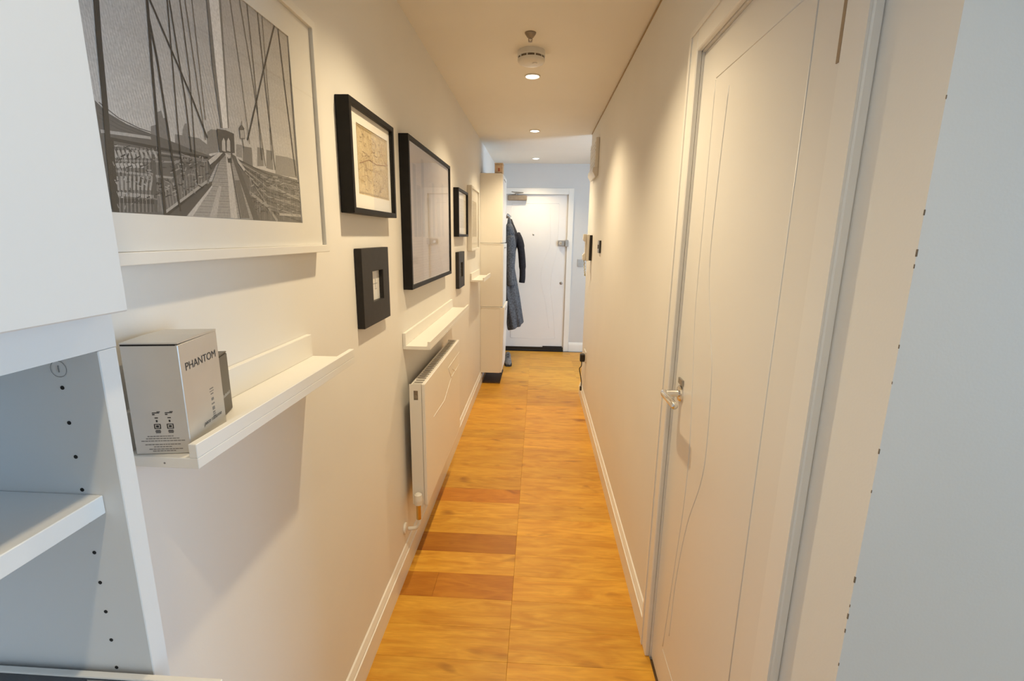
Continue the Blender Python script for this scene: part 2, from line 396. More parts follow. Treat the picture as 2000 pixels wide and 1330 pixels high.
# lever handle
b = nb(); lathe(b, [(.025, 0), (.025, -.005), (.022, -.008), (.011, -.010), (.010, -.050)], (DX, 1.405, 1.012), axis=0); h = obj('handle', b, 'chrome', d1, smooth=False)
h['label'] = 'chrome lever handle'
b = nb(); tube(b, smooth_path([(DX-.048, 1.412, 1.012), (DX-.052, 1.39, 1.012), (DX-.052, 1.34, 1.014), (DX-.050, 1.287, 1.012)], 5), [.0105]*15+[.009], 12); obj('lever', b, 'chrome', h, smooth=True)
b = nb(); box(b, DX-.006, DX+.0, 1.385, 1.425, 1.04, 1.058, bev=.001); obj('backplate', b, 'steel', h)
bx('latch_edge', (DX+.002, DX+.03, 1.4655, 1.4685, .98, 1.04), 'brass', d1)
# --- front door
d2 = thing('door_2', (0.51, YE, 0.0), 'white front door with curved grooves, spyhole and night latch', None, kind='structure')
FY = YE + 0.012
bx('leaf', (0.114, 0.907, FY, FY+.045, 0.008, 1.972), 'fdoor', d2, bev=.0015)
b = nb()
for (x0, x1) in ((0.045, 0.11), (0.911, 0.978)): box(b, x0, x1, YE-.018, YE, 0, 2.05, bev=.003)
box(b, 0.11, 0.911, YE-.018, YE, 1.977, 2.05, bev=.003)
obj('architrave', b, 'gloss', d2)
b = nb(); box(b, .11, .1125, YE, 6.29, 0, 1.977); box(b, .9085, .911, YE, 6.29, 0, 1.977); box(b, .11, .911, YE, 6.29, 1.9735, 1.977); obj('jamb', b, 'gloss', d2)
g = FY
for pts, sm in (([(0.22, g, 1.87), (0.80, g, 1.87)], False), ([(0.805, g, 1.865), (0.80, g, 1.5), (0.79, g, 1.28), (0.74, g, 1.05), (0.73, g, 0.8), (0.77, g, 0.5), (0.80, g, 0.17)], True),
                ([(0.69, g, 1.82), (0.705, g, 1.5), (0.70, g, 1.35), (0.62, g, 1.12), (0.60, g, 0.92), (0.66, g, 0.66), (0.72, g, 0.30)], True),
                ([(0.22, g, 0.16), (0.80, g, 0.16)], False), ([(0.215, g, 1.865), (0.215, g, 0.165)], False)):
    bead('groove', pts, d2, 'fdoor', r=.0024, sm=sm)
b = nb(); lathe(b, [(.011, 0), (.011, -.004), (.007, -.006)], (0.49, FY, 1.492), axis=1, n=16); o = obj('spyhole', b, 'steel', d2)
b = nb(); box(b, .800, .885, FY-.030, FY, 1.355, 1.425, bev=.004); nl = obj('night_latch', b, 'steel', d2); nl['label'] = 'brushed steel night latch'
b = nb(); lathe(b, [(.020, 0), (.020, -.018), (.015, -.024)], (.830, FY-.030, 1.39), axis=1, n=18); obj('turn_knob', b, 'chrome', nl)
bx('keep', (.888, .928, YE-.036, YE-.0175, 1.350, 1.430), 'steel', d2, bev=.003)
b = nb(); lathe(b, [(.019, 0), (.019, -.006), (.011, -.010), (.011, -.020)], (.857, FY, .89), axis=1, n=18); o = obj('lock_cylinder', b, 'steel', d2)
bx('draught_strip', (.114, .907, FY-.014, FY, .010, .048), 'blackp', d2, bev=.003)
bx('threshold', (.111, .910, YE-.012, YE+.06, 0.0005, .012), 'blackp', d2, bev=.002)
bx('letter_flap', (.640, .895, FY-.019, FY-.014, .030, .064), 'charcoal', d2, bev=.002)
b = nb(); box(b, .165, .400, FY-.058, FY, 1.900, 1.962, bev=.006); dc = obj('door_closer', b, 'closer', d2); dc['label'] = 'bronze and silver overhead door closer'
b = nb(); tube(b, [(.27, FY-.040, 1.962), (.27, FY-.040, 1.985)], .012, 10); tube(b, [(.27, FY-.042, 1.982), (.355, FY-.075, 1.990), (.24, FY-.03, 2.000), (.21, FY-.032, 2.004)], .006, 8); obj('closer_arm', b, 'steel', dc)

# ================================================================== CEILING FITTINGS
LABS = {0.045: 'white recessed downlight in the living room ceiling by the corridor mouth', 1.475: 'white recessed downlight before the sprinkler head',
        2.905: 'glowing recessed downlight just past the smoke alarm', 4.31: 'glowing recessed downlight in the ceiling over the intercom', 5.765: 'glowing recessed downlight closest to the front door'}
for y in (0.045, 1.475, 2.905, 4.31, 5.765):
    t = thing('downlight', (0.503, y, H), LABS[y], 'ceiling light', 'corridor downlights')
    b = nb(); lathe(b, [(.036, .001), (.044, .001), (.044, -.003), (.040, -.006), (.036, -.004), (.036, .001)], (.503, y, H-.001), n=32, cap=False); obj('bezel', b, 'plastic', t, smooth=True)
    b = nb(); lathe(b, [(.0355, -.002), (.030, -.0045), (.012, -.005)], (.503, y, H), n=28); obj('lamp', b, 'bulb', t, smooth=True)
    l = bpy.data.lights.new('downlight_beam', 'SPOT'); l.energy = DOWNLIGHT_W*(0.33 if y < 1 else 0.7 if y > 5 else 1.0); l.color = DOWNLIGHT_COL
    l.spot_size = math.radians(122); l.spot_blend = 0.9; l.shadow_soft_size = 0.022
    lo = bpy.data.objects.new('downlight_beam', l); COL.objects.link(lo); lo.parent = t; lo.location = (0, 0, -.03)
t = thing('smoke_alarm', (0.503, 2.545, H), 'round white smoke alarm with dark vent slot on the ceiling', 'smoke alarm')
b = nb(); lathe(b, [(.066, 0), (.067, -.022), (.064, -.026)], (.503, 2.545, H), n=40); obj('base', b, 'plastic', t, smooth=False)
b = nb(); lathe(b, [(.060, -.026), (.060, -.036)], (.503, 2.545, H), n=40); obj('vent_slot', b, 'chip', t)
b = nb(); lathe(b, [(.066, -.036), (.0655, -.044), (.058, -.053), (.030, -.058), (.0, -.0585)], (.503, 2.545, H), n=40, cap=False); obj('cover', b, 'plastic', t, smooth=True)
b = nb(); lathe(b, [(.012, -.0565), (.012, -.0605), (.009, -.0615)], (.520, 2.525, H), n=16); obj('test_button', b, 'plastic', t)
for k in range(10):
    a = k*math.pi/5; b = nb(); box(b, .503+.061*math.cos(a)-.003, .503+.061*math.cos(a)+.003, 2.545+.061*math.sin(a)-.003, 2.545+.061*math.sin(a)+.003, H-.037, H-.025); obj('spacer', b, 'plastic', t)
t = thing('sprinkler_head', (0.502, 2.33, H), 'small bronze sprinkler head hanging from the ceiling', 'sprinkler')
b = nb(); lathe(b, [(.025, 0), (.024, -.004), (.014, -.018), (.009, -.022)], (.502, 2.33, H), n=24); obj('escutcheon', b, 'closer', t, smooth=True)
b = nb(); lathe(b, [(.008, -.018), (.008, -.024)], (.502, 2.33, H), n=16); tube(b, [(.495, 2.33, H-.022), (.494, 2.33, H-.029), (.502, 2.33, H-.034)], .0018, 6); tube(b, [(.509, 2.33, H-.022), (.510, 2.33, H-.029), (.502, 2.33, H-.034)], .0018, 6); obj('yoke', b, 'closer', t)
b = nb(); lathe(b, [(.003, -.032), (.009, -.034), (.009, -.036)], (.502, 2.33, H), n=16); obj('deflector', b, 'closer', t)

# ================================================================== PICTURES ON THE LEFT WALL
def px2(px, py, x):
    """point of the wall-parallel plane at depth x that lies along one of the measured sight lines"""
    v = r2*((px-1000)/FPX) - u2*((py-665)/FPX) + fwd
    t_ = (x-CX)/v.x
    return (v.y*t_, CZ + v.z*t_)
class Print:
    """flat print: layered coloured polygons in the picture plane (coordinates y, z)"""
    def __init__(s, x, clip): s.x = x; s.clip = clip; s.polys = []
    def add(s, pts, col):
        y0, y1, z0, z1 = s.clip
        for ax, lim, sg in ((0, y0, 1), (0, y1, -1), (1, z0, 1), (1, z1, -1)):
            out = []
            for i in range(len(pts)):
                a, b_ = pts[i], pts[(i+1) % len(pts)]
                ia, ib = (a[ax]-lim)*sg >= 0, (b_[ax]-lim)*sg >= 0
                if ia: out.append(a)
                if ia != ib:
                    k = (lim-a[ax])/(b_[ax]-a[ax]); out.append((a[0]+(b_[0]-a[0])*k, a[1]+(b_[1]-a[1])*k))
            pts = out
            if len(pts) < 3: return
        s.polys.append((pts, col if isinstance(col, tuple) else (col, col*.97, col*.95)))
    def line(s, pts, w, col):
        for a, b_ in zip(pts, pts[1:]):
            dx, dy = b_[0]-a[0], b_[1]-a[1]; l = math.hypot(dx, dy) or 1; nx, ny = -dy/l*w/2, dx/l*w/2
            s.add([(a[0]+nx, a[1]+ny), (b_[0]+nx, b_[1]+ny), (b_[0]-nx, b_[1]-ny), (a[0]-nx, a[1]-ny)], col)
    def build(s, name, parent, mat='ink'):
        bm = nb(); cl = bm.loops.layers.float_color.new('ink')
        for i, (pts, col) in enumerate(s.polys):
            xx = s.x + 0.0000012*i
            try: f = bm.faces.new([bm.verts.new((xx, p[0], p[1])) for p in pts])
            except ValueError: continue
            for lp in f.loops: lp[cl] = (*col, 1)
        org = ORG[parent.name]; bmesh.ops.translate(bm, verts=bm.verts[:], vec=-org)
        for f in bm.faces:
            f.normal_update()
            if f.normal.x < 0: f.normal_flip()
        me = bpy.data.meshes.new(name); bm.to_mesh(me); bm.free(); me.materials.append(M[mat])
        o = bpy.data.objects.new(name, me); COL.objects.link(o); o.parent = parent; ORG[o.name] = org
        return o
def frame(name, label, y0, y1, z0, z1, depth, rail, mat, opening=None, glass_x=None, group=None):
    t = thing(name, (0.0, (y0+y1)/2, z0), label, 'picture', group)
    gx = glass_x or depth-.010
    b = nb(); ring(b, (y0, y1, z0, z1), (y0+rail, y1-rail, z0+rail, z1-rail), 0, 0.001, depth); obj('frame', b, mat, t, bevel=.0012)
    inner = (y0+rail+.0004, y1-rail-.0004, z0+rail+.0004, z1-rail-.0004)
    bx('backing', (.002, .006, *inner), 'paper', t)
    if opening:
        b = nb(); ring(b, inner, opening, 0, gx-.0055, gx-.0035); obj('mat_board', b, 'mat', t)
    bx('glass', (gx, gx+.0018, *inner), 'glass', t)
    return t, gx
# --- big white frame with the bridge photograph
OP = (0.592, 1.092, 1.491, 1.872)
t, gx = frame('framed_picture', 'large white picture frame holding a black and white bridge photograph', 0.479, 1.208, 1.424, 1.942, 0.034, 0.017, 'wframe', OP, glass_x=.029)
PX = gx-.0060
pr = Print(PX, (OP[0]-.004, OP[1]+.004, OP[2]-.004, OP[3]+.004))
def Z(u, v): return px2(u/2.5576, v/2.5576, .025)          # coordinates read off an enlarged view of the photograph
def L_(pts, w, c): pr.line([Z(*p) for p in pts], w, c)
def P_(pts, c): pr.add([Z(*p) for p in pts], c)
y0, y1, z0, z1 = pr.clip
for i in range(24):                                        # sky bands
    a, b_ = z0+(z1-z0)*i/24, z0+(z1-z0)*(i+1)/24
    k = i/23
    pr.add([(y0, a), (y1, a), (y1, b_), (y0, b_)], 0.60 - 0.20*max(0, k-.35) + 0.015*math.sin(i*2.1))
for i in range(60):                                        # fine cable net, left of the road axis
    u = 380 + i*12
    L_([(u, -60), (u+150+i*1.1, 700)], .0006, 0.42)
for i in range(34):
    u = 1130 + i*13
    L_([(u-90, -60), (u+30+i*1.3, 830)], .0006, 0.42)
for i in range(40): L_([(400+i*16, -40+i*4), (640+i*14, 640+i*3)], .0005, 0.44)
# skyline
for q, c in (([(760, 630), (790, 622), (792, 560), (812, 552), (822, 590), (840, 588), (850, 640), (850, 720), (760, 720)], .22),
             ([(918, 650), (928, 618), (938, 616), (946, 650), (950, 710), (915, 710)], .26), ([(880, 670), (1000, 690), (1050, 730), (1050, 780), (880, 760)], .24),
             ([(1040, 660), (1060, 645), (1092, 650), (1095, 760), (1040, 770)], .24), ([(1185, 720), (1215, 725), (1215, 790), (1185, 780)], .30),
             ([(1218, 730), (1262, 738), (1268, 830), (1218, 820)], .20), ([(1290, 735), (1318, 740), (1322, 830), (1290, 830)], .24),
             ([(1335, 748), (1364, 755), (1370, 850), (1335, 840)], .24), ([(1380, 775), (1440, 785), (1480, 800), (1490, 890), (1380, 870)], .28)): P_(q, c)
# dark truss masses either side
P_([(480, 500), (540, 560), (640, 620), (740, 660), (860, 705), (960, 745), (1060, 780), (1115, 760), (1050, 900), (940, 1090), (560, 1060)], .13)
P_([(1160, 765), (1230, 820), (1320, 850), (1490, 900), (1510, 1120), (1270, 1100), (1230, 930)], .15)
# suspension cable of the far bridge
for k in range(4): L_([(500, 510+k*26), (600, 590+k*18), (700, 640+k*12), (760, 660+k*10)], .0013, .10)
L_([(510, 655), (640, 672), (760, 690)], .004, .42); L_([(520, 668), (760, 700)], .002, .12)
# side decks and rails on the left
for k, (a, b_, w, c) in enumerate((((545, 690), (1045, 790), .004, .05), ((545, 720), (1040, 800), .0022, .26), ((550, 745), (1000, 800), .002, .06), ((550, 800), (900, 810), .0022, .30),
                        ((550, 850), (1000, 905), .003, .36), ((560, 880), (900, 935), .003, .06), ((565, 965), (790, 985), .005, .42), ((570, 1000), (800, 1010), .006, .05), ((900, 800), (1045, 800), .004, .20))):
    L_([a, b_], w, c)
for i in range(26):
    u = 560 + i*9.5; L_([(u, 735 + (i % 3)*4), (u+8, 1060)], .0012 if i % 2 else .0009, .05 if i % 2 else .30)
for i in range(10): L_([(575+i*22, 750), (590+i*22, 790)], .0042, .42)
for i in range(8): L_([(570+i*20, 815), (580+i*20, 838)], .0048, .46)
for i in range(9): L_([(590+i*22, 880), (596+i*20, 950)], .0034, .36)
P_([(790, 930), (1040, 800), (1050, 900), (850, 1070), (800, 1060)], .17)
for i in range(34):
    k = i/33; u = 800+245*k; L_([(u, 960-160*k), (u+18-14*k, 1062-150*k)], .0008, .09 if i % 2 else .30)
L_([(830, 1062), (940, 980), (1040, 905)], .004, .40); L_([(835, 1075), (1045, 918)], .004, .05)
L_([(770, 770), (785, 1060)], .006, .10); L_([(560, 700), (590, 1060)], .008, .04)
# trusses on the right
for k in range(9): L_([(1180+k*10, 790+k*14), (1340, 870+k*22), (1505, 915+k*24)], .0022, .32 if k % 2 else .07)
for i in range(16): L_([(1250+i*17, 850+i*4), (1262+i*16, 1100)], .0010, .07 if i % 2 else .30)
L_([(1250, 960), (1340, 1030), (1390, 1105)], .006, .34); L_([(1400, 1070), (1508, 1078)], .005, .44); L_([(1360, 930), (1505, 1000)], .004, .36)
for i in range(420):                                       # tangle of small struts, cars and roofs in both side spans
    if i % 2: u, v = random.uniform(560, 1040), random.uniform(0, 1); v = 720 + (u-560)*.13 + v*(330-(u-560)*.36)
    else: u, v = random.uniform(1250, 1500), random.uniform(0, 1); v = 850 + (u-1250)*.2 + v*200
    a = random.uniform(-.5, .5) + (0 if i % 3 else 1.4); l = random.uniform(8, 30)
    L_([(u, v), (u+l*math.cos(a), v+l*math.sin(a))], random.uniform(.0007, .0018), random.choice((.04, .06, .22, .32, .42)))
# walkway
P_([(1118, 762), (1150, 762), (1195, 860), (1240, 960), (1290, 1095), (920, 1080), (1000, 990), (1060, 920)], .36)
for i in range(40):
    k = i/39; v = 780 + 310*k*k; L_([(1110-170*k*k*1.05, v), (1165+120*k*k, v+8)], .0007, .20 if i % 2 else .30)
P_([(1095, 930), (1110, 930), (1085, 1085), (1050, 1085)], .46); P_([(1175, 900), (1200, 900), (1250, 1090), (1210, 1090)], .17)
P_([(1130, 765), (1148, 775), (1166, 900), (1190, 1092), (1156, 1090), (1140, 880)], .56)
L_([(1152, 790), (1176, 930), (1205, 1092)], .0035, .10)
P_([(940, 1078), (1062, 926), (1064, 934), (966, 1080)], .55); P_([(845, 1075), (1060, 905), (1062, 925), (935, 1080)], .09)
L_([(1048, 812), (1120, 755)], .007, .55); L_([(1056, 840), (1126, 765)], .006, .08)
L_([(1165, 765), (1225, 850)], .006, .55); P_([(1155, 765), (1180, 780), (1235, 930), (1300, 1098), (1268, 1096), (1200, 900)], .11)
P_([(1138, 785), (1158, 780), (1162, 815), (1142, 812)], .06); P_([(1140, 775), (1155, 775), (1155, 790), (1142, 792)], .50)
# stone tower with two arches
P_([(1086, 643), (1130, 650), (1172, 668), (1176, 765), (1100, 762)], .09)
for a in (1112, 1136): P_([(a, 752), (a, 705), (a+8, 688), (a+16, 705), (a+18, 758)], .52)
# lamp post
P_([(1196, 640), (1210, 622), (1224, 642), (1222, 650), (1198, 650)], .10); L_([(1210, 606), (1210, 625)], .0015, .10)
P_([(1200, 650), (1222, 650), (1226, 690), (1204, 690)], .44); L_([(1200, 650), (1204, 692), (1226, 692), (1222, 650)], .0012, .12); L_([(1214, 692), (1222, 740)], .002, .12)
# bright flare between the tower stays, and the main stays
P_([(1046, -20), (1098, -20), (1142, 640), (1112, 640)], .82)
for k in range(8):
    L_([(1034+k*1.5, -20), (1064+k*2, 320), (1108+k, 640)], .0012, .20); L_([(1104-k*1.2, -20), (1128-k, 330), (1146-k*.6, 640)], .0012, .20)
for pts, w in (([(484, -20), (500, 200), (530, 520), (548, 760), (580, 1056)], .0075), ([(738, -20), (764, 330), (796, 700), (830, 1075)], .0042), ([(742, 60), (790, 300), (850, 690), (905, 1056)], .0034),
               ([(745, -20), (860, 250), (960, 480), (1040, 690)], .0030), ([(838, -20), (866, 320), (896, 680), (920, 900)], .0020), ([(900, -20), (950, 360), (990, 920)], .0018), ([(850, 0), (930, 500), (960, 760)], .0022),
               ([(925, -20), (1010, 560), (1030, 700)], .0014), ([(960, -20), (1030, 600)], .0012), ([(1150, -20), (1200, 330), (1250, 720)], .0013), ([(1196, -20), (1250, 300), (1330, 830)], .0016), ([(1232, -20), (1270, 330), (1312, 800)], .0018),
               ([(1285, 20), (1330, 440), (1378, 850)], .0022), ([(1378, 110), (1320, 350), (1240, 700)], .0030), ([(1390, 130), (1430, 470), (1482, 880)], .0028), ([(1310, 60), (1345, 500), (1360, 800)], .0014), ([(1440, 180), (1470, 640), (1490, 900)], .0014)):
    L_(pts, w, .04)
pr.build('bridge_photograph', t)
# --- black frame with an old map
t, gx = frame('framed_picture', 'black picture frame with an old cream map, hung above a small square charcoal frame', 1.375, 1.785, 1.527, 1.836, 0.040, 0.016, 'black', (1.455, 1.748, 1.585, 1.784), glass_x=.030)
mp = Print(gx-.0058, (1.452, 1.751, 1.582, 1.787))
for i in range(26):
    for j in range(18):
        a, c = 1.452+.299*i/26, 1.582+.205*j/18; k = random.uniform(-.04, .04)
        mp.add([(a, c), (a+.299/26, c), (a+.299/26, c+.205/18), (a, c+.205/18)], (.56+k, .45+k, .27+k*.8))
ring_pts = lambda o_: [(1.452+o_, 1.582+o_), (1.751-o_, 1.582+o_), (1.751-o_, 1.787-o_), (1.452+o_, 1.787-o_), (1.452+o_, 1.582+o_)]
mp.line(ring_pts(.008), .0016, (.30, .22, .12)); mp.line(ring_pts(.0115), .0008, (.34, .25, .14))
def wander(y, z, n, s, d):
    out = [(y, z)]
    for i in range(n): d += random.uniform(-.7, .7); y += s*math.cos(d); z += s*math.sin(d); out.append((y, z))
    return out
for i in range(46): mp.line(wander(random.uniform(1.48, 1.72), random.uniform(1.60, 1.77), 8, .008, random.uniform(0, 6.3)), .0010, (.36, .24, .13))
for i in range(90):
    a, c = random.uniform(1.48, 1.71), random.uniform(1.60, 1.765); mp.line([(a, c), (a+random.uniform(.004, .014), c)], .0014, (.33, .24, .15))
mp.line([(1.475, 1.675), (1.56, 1.695), (1.63, 1.69), (1.725, 1.700)], .0018, (.34, .20, .11)); mp.line(wander(1.69, 1.765, 18, .009, -1.5), .0018, (.45, .22, .12))
mp.build('map_sheet', t, 'inkd')
# --- small square charcoal frames
def small_frame(y0, y1, z0, z1, label, oy0, oy1, oz0, oz1):
    t = thing('framed_picture', (0.0, (y0+y1)/2, z0), label, 'picture')
    b = nb(); ring(b, (y0, y1, z0, z1), (oy0, oy1, oz0, oz1), 0, .001, .024); obj('frame', b, 'charcoal', t, bevel=.0015)
    bx('print', (.003, .009, oy0+.0005, oy1-.0005, oz0+.0005, oz1-.0005), 'mat', t)
    cy, cz = (oy0+oy1)/2, (oz0+oz1)/2
    b = nb(); box(b, .0091, .0094, cy+.010, cy+.013, cz-.010, cz+.022); box(b, .0091, .0094, cy-.016, cy+.030, cz+.004, cz+.006); box(b, .0091, .0094, cy+.004, cy+.024, cz-.014, cz-.012); obj('drawing', b, 'ink_grey', t)
    bx('glass', (.012, .0135, oy0+.0005, oy1-.0005, oz0+.0005, oz1-.0005), 'glass', t)
small_frame(1.452, 1.716, 1.176, 1.425, 'small square charcoal frame with a wide border, below the map', 1.545, 1.650, 1.250, 1.350)
small_frame(3.262, 3.510, 1.110, 1.358, 'small square charcoal frame with a wide border, above the long ledge end', 3.335, 3.437, 1.184, 1.284)
# --- large black frame
t, gx = frame('framed_picture', 'large black picture frame with a pale faded print and reflecting glass', 1.978, 2.892, 1.243, 1.857, 0.040, 0.018, 'black', (1.998, 2.872, 1.263, 1.837), glass_x=.034)
fp = Print(gx-.0060, (1.992, 2.878, 1.257, 1.843))
fp.add([(1.99, 1.25), (2.88, 1.25), (2.88, 1.85), (1.99, 1.85)], (.56, .49, .44))
for a, w_, hh, c in ((2.08, .05, .30, .33), (2.14, .07, .22, .36), (2.23, .05, .34, .34), (2.33, .08, .18, .38), (2.45, .05, .26, .37), (2.56, .08, .2, .39), (2.68, .06, .28, .38)):
    fp.add([(a, 1.46), (a+w_, 1.46), (a+w_, 1.46+hh), (a, 1.46+hh)], (c*1.25, c*1.12, c*1.04))
for k in range(14): fp.line([(2.0, 1.44-.012*k), (2.87, 1.44-.013*k+.004*(k % 3))], .003, (.51, .45, .41))
fp.build('faded_print', t, 'inkd')
# --- small black frame
t, gx = frame('framed_picture', 'small black picture frame with a plain pale print, above a square charcoal one', 3.205, 3.632, 1.460, 1.772, 0.036, 0.017, 'black', (3.27, 3.567, 1.52, 1.712), glass_x=.026)
sp = Print(gx-.0058, (3.265, 3.572, 1.515, 1.717)); sp.add([(3.26, 1.51), (3.58, 1.51), (3.58, 1.72), (3.26, 1.72)], (.60, .57, .53))
for k in range(7): sp.line([(3.30, 1.56+.018*k), (3.53-.02*(k % 3), 1.562+.018*k)], .003, (.50, .47, .44))
sp.build('pale_print', t, 'inkd')
# --- white frame over the far ledge
t, gx = frame('framed_picture', 'white picture frame hung over the short ledge beside the tall cabinets', 3.822, 4.308, 1.350, 1.848, 0.036, 0.018, 'wframe', (3.93, 4.20, 1.46, 1.74), glass_x=.028)
sp = Print(gx-.0058, (3.925, 4.205, 1.455, 1.745)); sp.add([(3.92, 1.45), (4.21, 1.45), (4.21, 1.75), (3.92, 1.75)], (.42, .38, .32))
for k in range(9): sp.line([(3.93, 1.48+.028*k), (4.20, 1.49+.029*k)], .006, (.34, .31, .27))
sp.build('grey_print', t, 'inkd')

# ================================================================== PICTURE LEDGES
def ledge(y0, y1, z, label):
    t = thing('picture_ledge', (0.0, (y0+y1)/2, z), label, 'shelf')
    bx('shelf_board', (0.001, 0.117, y0, y1, z, z+.015), 'ledge', t, bev=.0008)
    bx('back_rail', (0.001, 0.013, y0, y1, z+.0151, z+.069), 'ledge', t, bev=.0008)
    bx('front_lip', (0.1055, 0.117, y0, y1, z+.0151, z+.035), 'ledge', t, bev=.0008)
    return t
LZ = 1.159
l1 = ledge(0.565, 1.118, LZ, 'white picture ledge holding the silver perfume box')
b = nb(); lathe(b, [(.0014, 0), (.0014, .0004)], (.07, .5648, LZ+.007), axis=1, n=10); obj('screw_hole', b, 'ink_grey', l1)
ledge(1.940, 3.075, 0.996, 'long empty white picture ledge above the radiator')
ledge(3.965, 4.510, 1.094, 'short empty white picture ledge beside the tall cabinets')

# boxes on the first ledge
def text_mesh(name, s, size, mat, parent, origin, ux, uz, nrm, shear=0.0, width=None, space=1.0):
    cu = bpy.data.curves.new(name, 'FONT'); cu.body = s; cu.size = size; cu.shear = shear; cu.align_x = 'LEFT'; cu.space_character = space
    tmp = bpy.data.objects.new('tmp', cu); COL.objects.link(tmp)
    dg = bpy.context.evaluated_depsgraph_get(); me = bpy.data.meshes.new_from_object(tmp.evaluated_get(dg)); bpy.data.objects.remove(tmp)
    ws = max(v.co.x for v in me.vertices); k = (width/ws) if width else 1.0
    ux, uz, nrm, origin = Vector(ux), Vector(uz), Vector(nrm), Vector(origin)
    for v in me.vertices: v.co = origin + ux*(v.co.x*k) + uz*v.co.y + nrm*.0003
    me.materials.clear(); me.materials.append(M[mat]); me.name = name
    o = bpy.data.objects.new(name, me); COL.objects.link(o); o.parent = parent; ORG[o.name] = ORG[parent.name]
    return o
LT = LZ + .0155
a8 = math.radians(9)
bw, bd, bh = .070, .100, .152
cx_ = .0285 + (bw/2)*math.cos(a8) - (bd/2)*math.sin(a8); cy_ = .569 + (bw/2)*math.sin(a8) + (bd/2)*math.cos(a8)
t = thing('perfume_box', (cx_+.0005, cy_, LT), 'silver cardboard perfume box lettered PHANTOM standing on the white ledge', 'box', rotz=a8)
b = nb(); box(b, -bw/2, bw/2, -bd/2, bd/2, 0, bh-.002, bev=.0008); obj('carton', b, 'silver', t, local=True)
b = nb(); prism(b, [(-bd/2+.0003, bh-.0005), (bd/2, bh-.002), (bd/2, bh+.0005), (0, bh+.0024), (-bd/2+.0003, bh+.0012)], 0, -bw/2, bw/2); obj('lid_flap', b, 'silver', t, local=True)
b = nb(); box(b, -bw/2+.001, bw/2-.003, -bd/2-.0002, -bd/2+.01, bh-.0026, bh-.0006); obj('flap_gap', b, 'dark', t, local=True)
FX = bw/2
text_mesh('lettering', 'PHANTOM', .0155, 'ink_black', t, (FX, -.0395, .1125), (0, 1, 0), (0, 0, 1), (1, 0, 0), width=.080)
text_mesh('brand_lettering', 'paco rabanne', .0085, 'ink_black', t, (FX, -.012, .0235), (0, 1, 0), (0, 0, 1), (1, 0, 0), shear=.25, width=.050)
b = nb()
for k, (wy, wz, dz) in enumerate(((.010, .0016, .070), (.011, .0012, .066), (.007, .0016, .062), (.006, .004, .054), (.008, .002, .047), (.006, .005, .040), (.006, .002, .034), (.007, .0012, .031), (.007, .0012, .028))):
    box(b, FX, FX+.0003, .018-wy/2, .018+wy/2, dz-wz/2, dz+wz/2)
obj('side_marks', b, 'ink_grey', t, local=True)
b = nb(); fy = -bd/2
def mark(x, z, w_, h_): box(b, x-w_/2, x+w_/2, fy-.0003, fy, z-h_/2, z+h_/2)
random.seed(3)
for row, n_ in ((.0255, 9), (.0222, 10), (.0189, 13), (.0138, 11), (.0105, 6), (.0072, 9), (.0045, 7)):
    x = -n_*.0021
    for k in range(n_):
        w_ = random.uniform(.0018, .0046); mark(x+w_/2+.001, row, w_, .0012); x += w_+.0008
obj('fine_print', b, 'ink_grey', t, local=True)
b = nb()
for x in (-.0035, .0125):
    for (dx, z, w_, h_) in ((0, .0585, .009, .0012), (-.003, .0562, .003, .0016), (.0035, .0600, .004, .0010), (0, .0515, .004, .0014), (0, .0470, .002, .003), (-.0036, .0395, .0012, .006), (.0036, .0395, .0012, .006), (0, .0425, .008, .0010), (0, .0395, .0034, .0030), (0, .0365, .008, .001), (0, .0338, .006, .0010), (0, .0322, .007, .0010), (0, .0306, .006, .0010)):
        mark(x+dx, z, w_, h_)
obj('pictograms', b, 'ink_black', t, local=True)
a17 = math.radians(17)
t = thing('slim_box', (.0400, .7205, LT), 'slim dark taupe carton standing behind the silver perfume box', 'box', rotz=a17)
b = nb(); box(b, -.0145, .0145, -.0285, .0285, 0, .098, bev=.003, seg=2); obj('carton', b, 'darkcard', t, local=True)
b = nb(); box(b, -.014, .014, -.028, .028, .098, .1005, bev=.001); obj('lid', b, 'darkcard', t, local=True)
b = nb()
for k, hgt in enumerate((.005, .004, .0052, .0036, .005, .004, .0046, .0038, .005)):
    box(b, .0145, .0148, -.022+k*.0048, -.0187+k*.0048, .030, .030+hgt)
obj('pale_lettering', b, 'ink_pale', t, local=True)

# ================================================================== RADIATOR
R0, R1, RZ0, RZ1 = 1.895, 2.780, 0.300, 0.860
t = thing('radiator', (0.05, (R0+R1)/2, RZ0), 'white flat-panel radiator under the long picture ledge', 'radiator')
bx('front_panel', (.085, .100, R0, R1, RZ0, RZ1), 'rad', t, bev=.003)
bx('rear_panel', (.036, .046, R0+.004, R1-.004, RZ0+.004, RZ1-.006), 'rad', t, bev=.002)
for (a, c) in ((R0, R0+.003), (R1-.003, R1)):
    b = nb(); ring(b, (.034, .0845, RZ0+.004, RZ1-.002), (.052, .070, RZ1-.072, RZ1-.030) , 1, a, c); obj('side_cover', b, 'rad', t)
b = nb(); box(b, .050, .072, R0+.006, R0+.014, RZ1-.075, RZ1-.028); lathe(b, [(.008, 0), (.008, -.004)], (.061, R0+.006, RZ1-.058), axis=1, n=14); obj('vent_plug', b, 'closer', t)
g_ = thing  # grille: bars between the panels
bx('grille_rim', (.0462, .0848, R0+.003, R1-.003, RZ1-.012, RZ1-.006), 'steel', t)
for k in range(28):
    yy = R0+.02+(R1-R0-.04)*k/27; bx('grille_bar', (.047, .084, yy-.004, yy+.004, RZ1-.006, RZ1-.003), 'rad', t)
bx('convector_fins', (.0465, .0845, R0+.02, R1-.02, RZ0+.03, RZ1-.02), 'rad', t)
f = .1003
